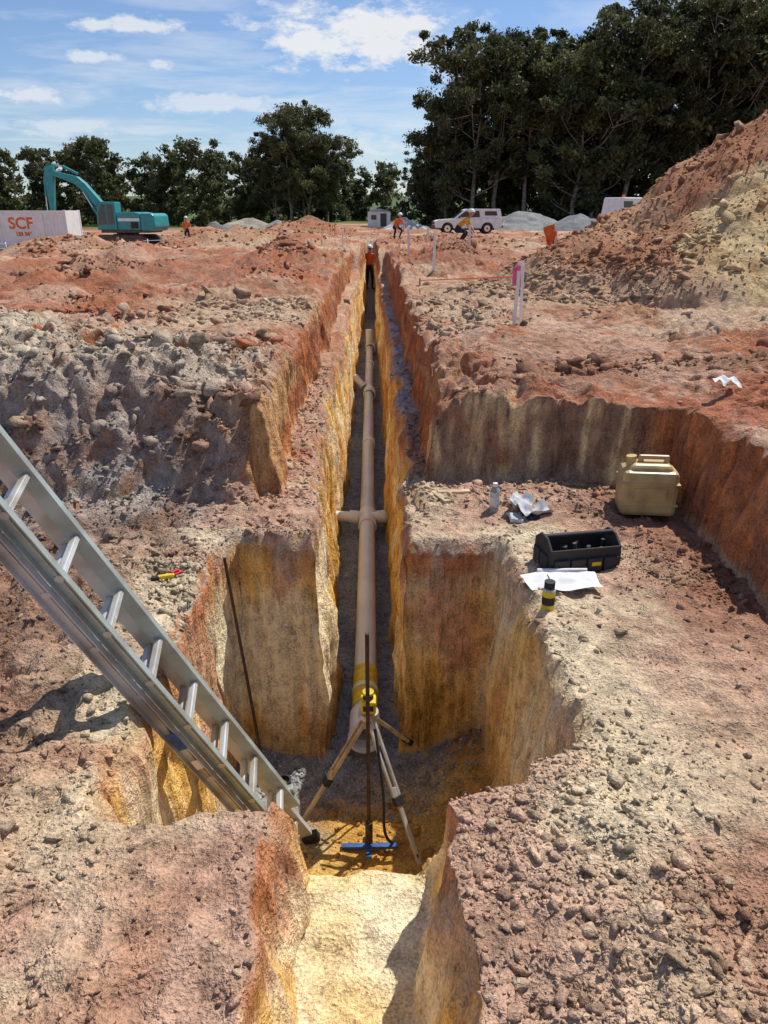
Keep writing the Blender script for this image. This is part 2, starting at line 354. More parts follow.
parts=[scatter(nearb,10000,.003,.012,SM,2.2,wt=cl),scatter(nearb,1300,.008,.032,BG,3,wt=cl),
 scatter(frt,6000,.0025,.010,SM,2,wt=.15+cl),scatter(frt,500,.008,.028,BG,2.5,wt=cl),scatter(nearb,1800,.004,.02,BG,2.5,wt=edge,light=.5),
 scatter(nearb&(xv<-.9),6000,.004,.012,SM,2),scatter(nearb&(xv<-.9),3000,.007,.032,BG,2.6,wt=.15+cl),
 scatter(up1,10000,.006,.025,SM,2.5,wt=cl2),scatter(up1,3000,.015,.085,BG,3.8,wt=cl2),scatter(up1&(xv<-.8)&(yv<7),4000,.006,.022,SM,2,light=.2),scatter(up1&(xv<-.8)&(yv<7),800,.012,.085,BG,4.2,light=.25,wt=.2+cl),
 scatter(md,14000,.010,.035,SM,2.2),scatter(md,1300,.02,.12,BG,5.5),
 scatter(mid,4500,.03,.13,SM,3,wt=cl2),scatter((mounds(xv,yv)>.12)&mid,3500,.03,.13,SM,3),
 scatter((yv>4.3)&(yv<9)&(zv>-.2)&(zv<.3),3000,.005,.028,SM,2.5),
 scatter((yv>1.9)&(yv<3.9)&(zv<-1.1),1500,.004,.025,BG,2.5)]
mv,mf,mc=merge(parts)
add('soil_clods',np_mesh('soil_clods',mv,mf,mc,SOILC,False,3))
g1=scatter((yv>3.2)&(yv<14)&(zv<-1.25),10000,.006,.014,SM,1.5)
g1c=np.clip(np.broadcast_to(GRV*1.25,g1[2].shape)*(.6+.9*rng.random((len(g1[2]),1))),0,.6)
add('gravel_bedding',np_mesh('gravel_bedding',g1[0],g1[1],g1c,SOILC,False,3))

# ------------------------------------------------------------ helpers
def mat(name,col,rough=.5,metal=0,var=.12,scale=20,bump=0,spec=.5,trans=0,dirt=None):
    m=bpy.data.materials.new(name); m.use_nodes=True; n=m.node_tree.nodes; l=m.node_tree.links; b=n['Principled BSDF']
    b.inputs['Roughness'].default_value=rough; b.inputs['Metallic'].default_value=metal; b.inputs['Specular IOR Level'].default_value=spec
    if trans: b.inputs['Transmission Weight'].default_value=trans
    tcn=n.new('ShaderNodeTexCoord'); t=n.new('ShaderNodeTexNoise'); t.inputs['Scale'].default_value=scale; t.inputs['Detail'].default_value=4; l.new(tcn.outputs['Object'],t.inputs['Vector'])
    cr=n.new('ShaderNodeValToRGB'); cr.color_ramp.elements[0].position=.35; cr.color_ramp.elements[1].position=.6
    c=np.array(col); d=np.array(dirt) if dirt is not None else c*(1-2*var)
    cr.color_ramp.elements[0].color=(*np.clip(d,0,1),1); cr.color_ramp.elements[1].color=(*np.clip(c*(1+var*.3),0,1),1)
    l.new(t.outputs['Fac'],cr.inputs[0]); l.new(cr.outputs[0],b.inputs['Base Color'])
    if bump:
        bp=n.new('ShaderNodeBump'); bp.inputs['Distance'].default_value=bump; l.new(t.outputs['Fac'],bp.inputs['Height']); l.new(bp.outputs[0],b.inputs['Normal'])
    return m
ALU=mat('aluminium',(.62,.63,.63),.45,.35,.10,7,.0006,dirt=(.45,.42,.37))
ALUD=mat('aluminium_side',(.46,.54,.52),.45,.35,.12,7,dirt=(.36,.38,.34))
BLK=mat('black_rubber',(.02,.02,.02),.7,0,.2); STEEL=mat('dark_steel',(.10,.06,.045),.7,.4,.2,30)
PVC=mat('grey_pvc',(.66,.70,.74),.3,0,.08,3,dirt=(.57,.60,.62)); WPVC=mat('white_pvc',(.76,.79,.81),.35,0,.1,5,dirt=(.66,.66,.64))
YELP=mat('yellow_plastic',(.75,.55,.02),.45,0,.15); BLUE=mat('blue_paint',(.02,.10,.35),.5,0,.2)
WOOD=mat('timber',(.58,.45,.28),.7,0,.2,14); WHT=mat('white_paint',(.82,.82,.81),.35,0,.05,3,dirt=(.74,.73,.70)); GLS=mat('dark_glass',(.015,.02,.025),.08,0,.05,spec=.8)
TEAL=mat('teal_paint',(.02,.30,.31),.4,0,.12,3,dirt=(.04,.22,.22)); DKG=mat('dark_grey_metal',(.05,.05,.055),.6,.3,.2,8,dirt=(.14,.09,.06)); ORG=mat('hi_vis_orange',(.85,.17,.03),.75,0,.1)
NAVY=mat('navy_cloth',(.02,.025,.05),.9,0,.2); SKIN=mat('skin',(.42,.22,.15),.6,0,.1); PINKT=mat('pink_tape',(.8,.12,.3),.6,0,.1); PAPER=mat('paper',(.75,.75,.74),.8,0,.06,12)
CAN=mat('jerry_plastic',(.58,.42,.18),.4,0,.12,9,.002,dirt=(.42,.28,.13)); FAB=mat('black_fabric',(.03,.03,.033),.85,0,.25,60,.001,dirt=(.05,.038,.03)); RUST=mat('bucket_steel',(.16,.13,.11),.6,.5,.2,5)
REDP=mat('red_plastic',(.55,.03,.02),.45); CHR=mat('chrome',(.7,.7,.7),.2,.9,.05); LAMP=mat('tail_lamp',(.4,.02,.02),.3)
def empty(name,loc=(0,0,0),rotz=0,scale=1):
    e=bpy.data.objects.new(name,None); scn.collection.objects.link(e); e.location=loc; e.rotation_euler=(0,0,rotz); e.scale=(scale,)*3; e.empty_display_size=.1; return e
def fin(bm,name,m,parent,bev=0,smooth=False,seg=2):
    if bev: bmesh.ops.bevel(bm,geom=list(bm.edges),offset=bev,segments=seg,affect='EDGES',profile=.5)
    bmesh.ops.recalc_face_normals(bm,faces=bm.faces)
    me=bpy.data.meshes.new(name); bm.to_mesh(me); bm.free(); me.materials.append(m)
    if smooth:
        for p in me.polygons: p.use_smooth=True
    return add(name,me,parent)
def box(name,size,loc,m,parent=None,rot=None,bev=0,taper=None):
    bm=bmesh.new(); bmesh.ops.create_cube(bm,size=1)
    for v in bm.verts:
        if taper and v.co.z>0: v.co.x*=taper[0]; v.co.y*=taper[1]
        v.co=Vector((v.co.x*size[0],v.co.y*size[1],v.co.z*size[2]))
    o=fin(bm,name,m,parent,bev)
    M4=Matrix.Translation(Vector(loc))
    if rot is not None: M4=M4@(rot.to_4x4() if isinstance(rot,Matrix) else Euler(rot).to_matrix().to_4x4())
    o.data.transform(M4); return o
def tube(name,p1,p2,r,m,parent=None,r2=None,seg=16,hollow=0,smooth=True):
    p1=Vector(p1);p2=Vector(p2); d=p2-p1; L_=d.length; r2=r if r2 is None else r2
    bm=bmesh.new(); rings=[]
    prof=[(r,0),(r2,L_)]
    if hollow: prof=[(r-hollow,0.0),(r,0.0),(r2,L_),(r2-hollow,L_)]
    for rr,zz_ in prof: rings.append([bm.verts.new((rr*math.cos(6.28318*i/seg),rr*math.sin(6.28318*i/seg),zz_)) for i in range(seg)])
    nr_=len(rings)
    for k in range(nr_ if hollow else nr_-1):
        A=rings[k];B=rings[(k+1)%nr_]
        for i in range(seg):
            f=bm.faces.new((A[i],A[(i+1)%seg],B[(i+1)%seg],B[i])); f.smooth=smooth and not (hollow and k in (0,2))
    if not hollow:
        bm.faces.new(rings[0][::-1]); bm.faces.new(rings[-1])
    bmesh.ops.recalc_face_normals(bm,faces=bm.faces)
    if smooth:
        for ed in bm.edges:
            if len(ed.link_faces)==2 and ed.calc_face_angle(0)>.7: ed.smooth=False
    me=bpy.data.meshes.new(name); bm.to_mesh(me); bm.free(); me.materials.append(m)
    q=d.to_track_quat('Z','Y').to_matrix().to_4x4(); me.transform(Matrix.Translation(p1)@q)
    return add(name,me,parent)
def prism(name,pts,y0,y1,m,parent=None,bev=0):
    bm=bmesh.new(); A=[];B=[]
    for a,b in pts:
        A.append(bm.verts.new((a,y0,b))); B.append(bm.verts.new((a,y1,b)))
    n=len(pts)
    bm.faces.new(A); bm.faces.new(B[::-1])
    for i in range(n): bm.faces.new((A[i],B[i],B[(i+1)%n],A[(i+1)%n]))
    return fin(bm,name,m,parent,bev)
def polytube(name,pts,r,m,parent=None):
    cu=bpy.data.curves.new(name,'CURVE'); cu.dimensions='3D'; cu.bevel_depth=r; cu.bevel_resolution=3
    s=cu.splines.new('NURBS'); s.points.add(len(pts)-1)
    for p,q in zip(s.points,pts): p.co=(*q,1)
    s.use_endpoint_u=True; s.order_u=3
    cu.materials.append(m); o=bpy.data.objects.new(name,cu); scn.collection.objects.link(o); o.parent=parent; return o

# ------------------------------------------------------------ ladder
lad=empty('extension_ladder')
Fp=Vector((-.345,2.92,-1.42)); dv=Vector((-.56,-.4,1.45)).normalized(); wv=Vector((0,1,0)); wv=(wv-dv*wv.dot(dv)).normalized(); nv=wv.cross(dv).normalized()
if nv.x<0: nv=-nv
R3=Matrix((wv,nv,dv)).transposed()
HB=.135
def lsec(off,half,start,length,tag,mm):
    for s in (-1,1):
        c=Fp+dv*(start+length/2)+nv*off+wv*(s*half)
        box(f'{tag}_rail_web_{s}',(.004,.060,length),c,mm,lad,R3)
        for t in (-1,1): box(f'{tag}_rail_flange_{s}_{t}',(.024,.004,length-.002),c+nv*(t*.028)+wv*(s*.0137),mm,lad,R3)
        box(f'{tag}_rail_rib_{s}',(.006,.010,length-.01),c+wv*(s*.004),mm,lad,R3)
    n=int(length/.29)
    for i in range(n):
        c=Fp+dv*(start+.18+i*.29)+nv*off
        box(f'{tag}_rung_{i}',(half*2-.006,.030,.022),c,ALU,lad,R3,bev=.006)
        for k in (-1,0,1): box(f'{tag}_rung_grip_{i}_{k}',(half*2-.02,.003,.003),c+nv*.016+dv*(.006*k),ALU,lad,R3)
        for s in (-1,1): tube(f'{tag}_ferrule_{i}_{s}',c+wv*(s*(half+.003)),c+wv*(s*(half+.010)),.016,ALU,lad,seg=10)
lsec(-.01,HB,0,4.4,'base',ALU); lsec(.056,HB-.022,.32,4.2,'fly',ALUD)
for s in (-1,1):
    box(f'foot_{s}',(.05,.09,.06),Fp+wv*(s*(HB+.005))-dv*.02,BLK,lad,R3,bev=.008)
    box(f'bracket_{s}',(.035,.14,.045),Fp+wv*(s*(HB+.01))+nv*.03+dv*.42,ALUD,lad,R3,bev=.004)
box('label',(.002,.040,.11),Fp+dv*1.35+wv*(-HB-.0275),BLUE,lad,R3)
box('label_plate',(.0016,.030,.06),Fp+dv*1.18+wv*(-HB-.0270),WHT,lad,R3)

# ------------------------------------------------------------ pipe
pipe=empty('sewer_pipe')
px=-.065; pz=-1.28
tube('barrel',(px,3.78,pz),(px-.02,19,pz),.078,PVC,pipe,hollow=.006,seg=32)
for i,(y0,l,r) in enumerate([(3.72,.22,.098),(7.02,.36,.095),(9.9,.16,.09),(12.9,.3,.11),(15.6,.16,.09),(17.6,.35,.12)]):
    tube(f'coupling_{i}',(px,y0,pz),(px,y0+l,pz),r,WPVC,pipe,hollow=.018,seg=32)
tube('socket_lip',(px,3.70,pz),(px,3.735,pz),.104,WPVC,pipe,hollow=.02,seg=32)
tube('yellow_wrap',(px,4.0,pz),(px,4.42,pz),.085,YELP,pipe,hollow=.005,seg=32)
tube('wrap_ring',(px,4.16,pz),(px,4.2,pz),.09,WPVC,pipe,hollow=.005,seg=32)
for s in (-1,1):
    tube(f'branch_{s}',(px,7.2,pz+.03),(px+s*.44,7.2,pz+.05),.058,WPVC,pipe,seg=24)
    tube(f'branch_socket_{s}',(px+s*.10,7.2,pz+.03),(px+s*.19,7.2,pz+.04),.072,WPVC,pipe,seg=24)
tube('riser',(px-.02,17.8,pz+.05),(px-.02,17.8,pz+.42),.08,WPVC,pipe)
st=empty('pipe_stub'); tube('tube',(-.33,13.6,-1.1),(-.16,13.4,-1.25),.06,WPVC,st,hollow=.006); tube('collar',(-.2,13.45,-1.215),(-.16,13.4,-1.25),.07,WPVC,st,hollow=.01)

# ------------------------------------------------------------ tripod + laser
tri=empty('laser_tripod'); hd=Vector((-.035,3.28,-.76))
feet=[(-.43,3.17),(.235,2.93),(.36,3.7)]
for i,(a,b) in enumerate(feet):
    ft=Vector((a,b,gz(a,b)-.01)); top=hd+(ft-hd).normalized()*.05; mid_=top.lerp(ft,.55)
    d_=(ft-top).normalized(); sd=d_.cross(Vector((0,0,1))).normalized()
    m_=ALU if i==1 else WOOD
    for s in (-1,1):
        R=Matrix((sd,d_.cross(sd),d_)).transposed()
        box(f'leg_{i}_upper_{s}',(.012,.02,(mid_-top).length*1.05),top.lerp(mid_,.5)+sd*(.018*s),m_,tri,R,bev=.002)
    box(f'leg_{i}_lower',(.022,.018,(ft-mid_).length*1.25),mid_.lerp(ft,.42),m_,tri,R,bev=.002)
    box(f'leg_{i}_clamp',(.055,.035,.05),mid_,BLK,tri,R,bev=.004)
    tube(f'leg_{i}_spike',ft-d_*.06,ft+d_*.01,.012,STEEL,tri,r2=.003)
tube('head_plate',hd-Vector((0,0,.015)),hd+Vector((0,0,.015)),.055,ALU,tri,seg=24)
tube('head_screw',hd-Vector((0,0,.09)),hd,.015,BLK,tri)
box('laser_body',(.085,.085,.08),hd+Vector((0,0,.06)),YELP,tri,bev=.012)
tube('laser_turret',hd+Vector((0,0,.10)),hd+Vector((0,0,.13)),.028,BLK,tri,seg=20); tube('laser_cap',hd+Vector((0,0,.13)),hd+Vector((0,0,.143)),.031,YELP,tri,seg=20)
box('laser_display',(.055,.004,.03),hd+Vector((0,-.0445,.062)),BLK,tri)
polytube('strap',[(.0,3.2,-.8),(.05,3.05,-1.1),(.04,3.0,-1.3),(.08,2.98,-1.38),(.1,3.05,-1.42)],.008,BLK,tri)
stf=empty('levelling_staff'); sb=gz(-.04,3.02)
box('rod',(.02,.02,1.36),(-.035,3.02,sb+.68),STEEL,stf,bev=.002)
box('base_bar',(.30,.03,.02),(-.035,3.02,sb+.03),BLUE,stf,bev=.003); box('base_bar_cross',(.03,.20,.02),(-.035,3.02,sb+.052),BLUE,stf,bev=.003)
tube('socket',(-.035,3.02,sb+.05),(-.035,3.02,sb+.2),.02,STEEL,stf)
rod=empty('steel_rod'); tube('shaft',(-.68,3.60,-1.40),(-.80,3.58,.03),.009,STEEL,rod); tube('tip',(-.675,3.60,-1.45),(-.68,3.60,-1.40),.004,STEEL,rod,r2=.009)
cap=empty('pipe_cap'); cz=gz(-.55,3.5)+.015; tube('rim',(-.55,3.5,cz-.02),(-.55,3.5,cz+.03),.045,BLK,cap,hollow=.008,seg=24); tube('disc',(-.55,3.5,cz-.015),(-.55,3.5,cz+.005),.037,DKG,cap,seg=24)

# ------------------------------------------------------------ bench items
def at(x,y,r=.08): return (x,y,gmax(x,y,r)-.02)
jc=empty('jerry_can',at(1.66,4.2,.08),-.12)
box('body',(.33,.22,.28),(0,0,.145),CAN,jc,bev=.03,taper=(.98,.96))
box('shoulder',(.28,.17,.05),(0,0,.295),CAN,jc,bev=.02,taper=(.8,.8))
box('handle_bar',(.18,.03,.022),(.02,0,.352),CAN,jc,bev=.01)
for s in (-1,1): box(f'handle_post_{s}',(.03,.028,.05),(.02+s*.075,0,.328),CAN,jc,bev=.008)
tube('neck',(-.105,0,.30),(-.11,0,.335),.026,CAN,jc); tube('cap',(-.11,0,.33),(-.113,0,.355),.031,CAN,jc)
for z in (.08,.21): box(f'rib_{z}',(.336,.226,.012),(0,0,z),CAN,jc,bev=.004)
box('panel',(.19,.006,.08),(0,-.111,.145),CAN,jc,bev=.002)
tb=empty('tool_bag',at(1.07,3.52,.1),.18)
box('base',(.38,.22,.02),(0,0,.02),BLK,tb,bev=.005)
for s in (-1,1):
    box(f'side_{s}',(.38,.012,.13),(0,s*.105,.09),FAB,tb,bev=.004)
    prism(f'end_{s}',[(-.105,.02),(.105,.02),(.105,.15),(.04,.20),(-.04,.20),(-.105,.15)],-.006,.006,FAB,tb,bev=.002).data.transform(Matrix.Translation((s*.188,0,0))@Matrix.Rotation(math.pi/2,4,'Z'))
    for i in range(4): box(f'pocket_{s}_{i}',(.08,.02,.08),(-.135+i*.09,s*.120,.065),FAB,tb,bev=.006)
    for i in range(2): box(f'end_pocket_{s}_{i}',(.02,.08,.09),(s*.20,-.045+i*.09,.07),FAB,tb,bev=.006)
tube('handle',(-.188,0,.19),(.188,0,.19),.013,BLK,tb); box('badge',(.05,.003,.02),(.05,-.1315,.075),YELP,tb)
for i in range(8):
    a=-.14+.04*i; b=random.uniform(-.06,.06); tube(f'tool_{i}',(a,b,.04),(a+random.uniform(-.03,.03),b+random.uniform(-.03,.03),.13+.03*random.random()),.011,random.choice([STEEL,BLK,BLK,REDP,DKG]),tb)
def sheet(name,corner_m,w_,h_,m,par,z,rot,amp=.01,s=0,n=14):
    V_=[];F_=[]
    for j in range(n):
        for i in range(n):
            a=(i/(n-1)-.5)*w_; b=(j/(n-1)-.5)*h_; V_.append((a,b,amp*float(vn(a*9+s,b*9,0,s))+amp*.6*float(vn(a*25+s,b*25,0,s+1))))
    for j in range(n-1):
        for i in range(n-1): q=j*n+i; F_.append((q,q+1,q+n+1,q+n))
    me=np_mesh(name,V_,F_,None,m,True); me.transform(Matrix.Translation((corner_m[0],corner_m[1],z))@Matrix.Rotation(rot,4,'Z')); return add(name,me,par)
pl=at(.93,3.27,.1); pp=empty('site_plans',pl)
for i,(a,b,r) in enumerate([(0,0,.05),(.04,.02,-.16),(-.06,.015,.22),(.06,-.03,.05)]): sheet(f'sheet_{i}',(a,b),.24,.15,PAPER,pp,.02+.012*i,r,.014,i*3)
tube('rolled_plan',(-.1,.09,.05),(.15,.08,.055),.012,PAPER,pp)
sc_=empty('spray_can',at(.815,3.04,.03)); tube('can',(0,0,0),(0,0,.11),.030,YELP,sc_,seg=28); tube('band',(0,0,.04),(0,0,.08),.0305,BLK,sc_,seg=28); tube('shoulder',(0,0,.11),(0,0,.122),.030,ALU,sc_,r2=.022,seg=28); tube('cap',(0,0,.12),(0,0,.155),.025,BLK,sc_,seg=28)
wb=empty('water_bottle',at(.75,4.27,.04)); CL=mat('clear_plastic',(.7,.75,.78),.12,0,.05,trans=.6)
tube('body',(0,0,0),(0,0,.13),.030,CL,wb,seg=24); tube('shoulder',(0,0,.13),(0,0,.165),.030,CL,wb,r2=.013,seg=24); tube('cap',(0,0,.165),(0,0,.185),.015,WHT,wb); tube('label',(0,0,.05),(0,0,.1),.0308,PAPER,wb,seg=24)
cl_=empty('crumpled_rag',at(.97,4.2,.05)); GCL=mat('grey_cloth',(.55,.56,.58),.9,0,.2,20)
sheet('cloth',(0,0),.22,.16,GCL,cl_,.06,.3,.05,31,22); sheet('cloth_fold',(-.06,.05),.16,.12,GCL,cl_,.07,1.0,.05,47,18)
gl=empty('work_gloves',at(.86,4.12,.05))
for k in range(2):
    box(f'palm_{k}',(.08,.09,.03),(k*.1,k*.03,.03),NAVY if k else GCL,gl,rot=(.1,.15,.4*k),bev=.01)
    for i in range(4): tube(f'finger_{k}_{i}',(k*.1-.033+i*.022,k*.03+.04,.035),(k*.1-.038+i*.026,k*.03+.10,.02),.011,NAVY if k else GCL,gl,r2=.008,seg=8)
    tube(f'thumb_{k}',(k*.1+.04,k*.03,.03),(k*.1+.07,k*.03+.03,.02),.012,NAVY if k else GCL,gl,seg=8)
for i,(a,b,r,l_) in enumerate([(.42,4.42,1.9,.26),(.52,4.5,.2,.22),(.36,4.62,1.2,.2)]):
    q=box('timber_offcut',(l_,.045,.022),(0,0,.011),WOOD,None,bev=.002); q.location=at(a,b,.03); q.rotation_euler=(.03,.05,r)
kn=empty('hand_tool',at(-1.07,3.37,.04),.35); box('handle',(.09,.025,.02),(.01,0,.02),YELP,kn,bev=.006); tube('shaft',(.05,0,.02),(.10,.015,.025),.007,REDP,kn); box('grip',(.04,.028,.022),(-.04,-.004,.02),BLK,kn,bev=.006)
box('jaw',(.05,.02,.014),(.06,.022,.03),REDP,kn,rot=(0,0,.5),bev=.004)
pb=empty('plastic_bag',(2.35,4.85,gmax(2.35,4.85,.05))); sheet('film',(0,0),.18,.10,PAPER,pb,.03,.2,.05,77,20)

# ------------------------------------------------------------ stakes & flags
def stake(x,y,h,wd=.04,tape=True,flag=False,name='survey_stake'):
    e=empty(name,(x,y,gz(x,y)-.03)); box('post',(wd,wd*.5,h),(0,0,h/2),WHT,e,rot=(random.uniform(-.03,.03),random.uniform(-.04,.04),0),bev=.003); prism('tip',[(-wd/2,0),(wd/2,0),(0,-.08)],-wd*.2,wd*.2,WOOD,e)
    if tape: box('tape_band',(wd*1.2,wd*.75,.05),(0,0,h*.9),PINKT,e); sheet('tape_tail',(0,0),.04,.18,PINKT,e,0,0,.01,5,8).data.transform(Matrix.Translation((-.035,0,h*.78))@Matrix.Rotation(1.57,4,'X'))
    if flag: f=sheet('flag',(0,0),.26,.55,ORG,e,0,0,.06,9,12); f.data.transform(Matrix.Translation((-.10,0,h*.66))@Matrix.Rotation(1.57,4,'X')@Matrix.Rotation(.3,4,'Z'))
    return e
stake(1.49,7.9,.68,.034); stake(1.58,8.1,.66,.030,False); stake(1.15,14.5,.7,.05,False); stake(.95,20.5,.7,.06,False); stake(2.6,21,.6,.06,False); stake(4.25,18.2,.8,.05,False,True)
stake(-.9,24,.6,.05,False); stake(1.9,27,.7,.06,False); stake(-3.2,30,.7,.07,False)
sl_=empty('string_line'); tube('string',(.75,12.2,.72),(1.49,7.9,1.12),.007,ORG,sl_); tube('peg',(.75,12.2,.5),(.75,12.2,.76),.015,WOOD,sl_)

# ------------------------------------------------------------ workers
def worker(name,loc,rotz,pose='stand',shirt=ORG):
    e=empty(name,loc,rotz)
    if pose=='stand':
        J=dict(pel=(0,0,.93),sp=(0,.01,1.15),ch=(0,0,1.36),nk=(0,0,1.50),hd=(0,-.02,1.60),ls=(-.18,0,1.43),le=(-.25,.02,1.16),lw=(-.22,-.16,.98),lh=(-.2,-.24,.95),rs=(.18,0,1.43),re=(.26,0,1.17),rw=(.2,-.2,1.05),rh=(.17,-.28,1.05),lp=(-.10,0,.88),lk=(-.13,-.03,.48),la=(-.14,.02,.09),lt=(-.15,-.15,.04),rp=(.10,0,.88),rk=(.13,-.05,.48),ra=(.14,.02,.09),rt=(.15,-.15,.04))
    else:
        J=dict(pel=(0,.18,.62),sp=(0,.02,.78),ch=(0,-.16,.90),nk=(0,-.28,.98),hd=(0,-.34,1.06),ls=(-.18,-.18,.93),le=(-.24,-.30,.68),lw=(-.16,-.42,.48),lh=(-.13,-.46,.40),rs=(.18,-.18,.93),re=(.25,-.28,.68),rw=(.16,-.42,.50),rh=(.13,-.47,.42),lp=(-.10,.18,.58),lk=(-.18,-.18,.45),la=(-.15,.08,.09),lt=(-.16,-.09,.04),rp=(.10,.18,.58),rk=(.2,-.18,.45),ra=(.16,.08,.09),rt=(.17,-.09,.04))
    R_=dict(pel=.135,sp=.125,ch=.145,nk=.06,hd=.06,ls=.075,le=.05,lw=.035,lh=.03,rs=.075,re=.05,rw=.035,rh=.03,lp=.10,lk=.068,la=.048,lt=.045,rp=.10,rk=.068,ra=.048,rt=.045)
    ks=list(J); me=bpy.data.meshes.new('body'); ed=[('pel','sp'),('sp','ch'),('ch','nk'),('nk','hd'),('ch','ls'),('ls','le'),('le','lw'),('lw','lh'),('ch','rs'),('rs','re'),('re','rw'),('rw','rh'),('pel','lp'),('lp','lk'),('lk','la'),('la','lt'),('pel','rp'),('rp','rk'),('rk','ra'),('ra','rt')]
    me.from_pydata([J[k] for k in ks],[(ks.index(a),ks.index(b)) for a,b in ed],[]); o=bpy.data.objects.new('body',me); scn.collection.objects.link(o)
    md_=o.modifiers.new('s','SKIN'); sk=me.skin_vertices[0].data
    for i,k in enumerate(ks): sk[i].radius=(R_[k],R_[k]*.85); sk[i].use_root=(k=='pel')
    sb_=o.modifiers.new('u','SUBSURF'); sb_.levels=2; sb_.render_levels=2
    dg=bpy.context.evaluated_depsgraph_get(); m2=bpy.data.meshes.new_from_object(o.evaluated_get(dg)); bpy.data.objects.remove(o)
    m2.materials.clear()
    for mm in (shirt,NAVY,SKIN,BLK,YELP): m2.materials.append(mm)
    Jv={k:Vector(v) for k,v in J.items()}
    cls={'pel':1,'sp':0,'ch':0,'nk':2,'hd':2,'ls':0,'le':0,'lw':2,'lh':2,'rs':0,'re':0,'rw':2,'rh':2,'lp':1,'lk':1,'la':3,'lt':3,'rp':1,'rk':1,'ra':3,'rt':3}
    for p in m2.polygons:
        k=min(ks,key=lambda q:(Jv[q]-p.center).length-R_[q]*.5); p.material_index=cls[k]; p.use_smooth=True
    add('body',m2,e)
    h=Jv['hd']+Vector((0,-.01,.08))
    bm=bmesh.new(); bmesh.ops.create_uvsphere(bm,u_segments=20,v_segments=14,radius=1)
    for v in bm.verts:
        c=v.co; c.x*=.078; c.y*=.098; c.z*=.12
        if c.z<-.03: c.x*=.82
        if c.y<-.07 and abs(c.x)<.02 and -.03<c.z<.02: c.y-=.02
    f=fin(bm,'head',SKIN,e,smooth=True); f.data.transform(Matrix.Translation(h))
    for s in (-1,1):
        tube(f'eye_{s}',h+Vector((s*.03,-.088,.012)),h+Vector((s*.03,-.098,.012)),.009,BLK,e,seg=8); tube(f'ear_{s}',h+Vector((s*.075,.005,0)),h+Vector((s*.09,.01,0)),.025,SKIN,e,seg=10)
    tube('mouth',h+Vector((-.022,-.09,-.055)),h+Vector((.022,-.09,-.055)),.005,REDP,e,seg=6)
    bm=bmesh.new(); bmesh.ops.create_uvsphere(bm,u_segments=20,v_segments=14,radius=.125)
    bmesh.ops.delete(bm,geom=[v for v in bm.verts if v.co.z<-.01],context='VERTS')
    hm=fin(bm,'helmet',WHT,e,smooth=True); hm.data.transform(Matrix.Translation(h+Vector((0,0,.035)))@Matrix.Diagonal((.9,1.08,.95,1)))
    tube('helmet_brim',h+Vector((0,-.02,.03)),h+Vector((0,-.02,.04)),.15,WHT,e,seg=24)
    for k,s in (('lh',-1),('rh',1)):
        b=Jv[k]; d=(Jv[k]-Jv[k[0]+'w']).normalized()
        for i in range(4): tube(f'finger_{k}_{i}',b+Vector(((-.024+i*.016),0,0)),b+Vector((-.026+i*.017,0,0))+d*(.065+.01*(i in(1,2))),.008,SKIN,e,r2=.006,seg=6)
        tube(f'thumb_{k}',b-d*.01+Vector((-s*.02,0,0)),b+d*.03+Vector((-s*.045,0,.0)),.009,SKIN,e,seg=6)
    return e
worker('construction_worker',(-.12,33,-1.42),2.6)
worker('construction_worker',(1.3,41,gz(1.3,41)-.02),.4,'crouch')
worker('construction_worker',(3.4,30,gz(3.4,30)-.05),1.2,'crouch',mat('hi_vis_yellow',(.7,.40,.05),.8))
worker('construction_worker',(-12.6,54,gz(-12.6,54)-.03),.5)

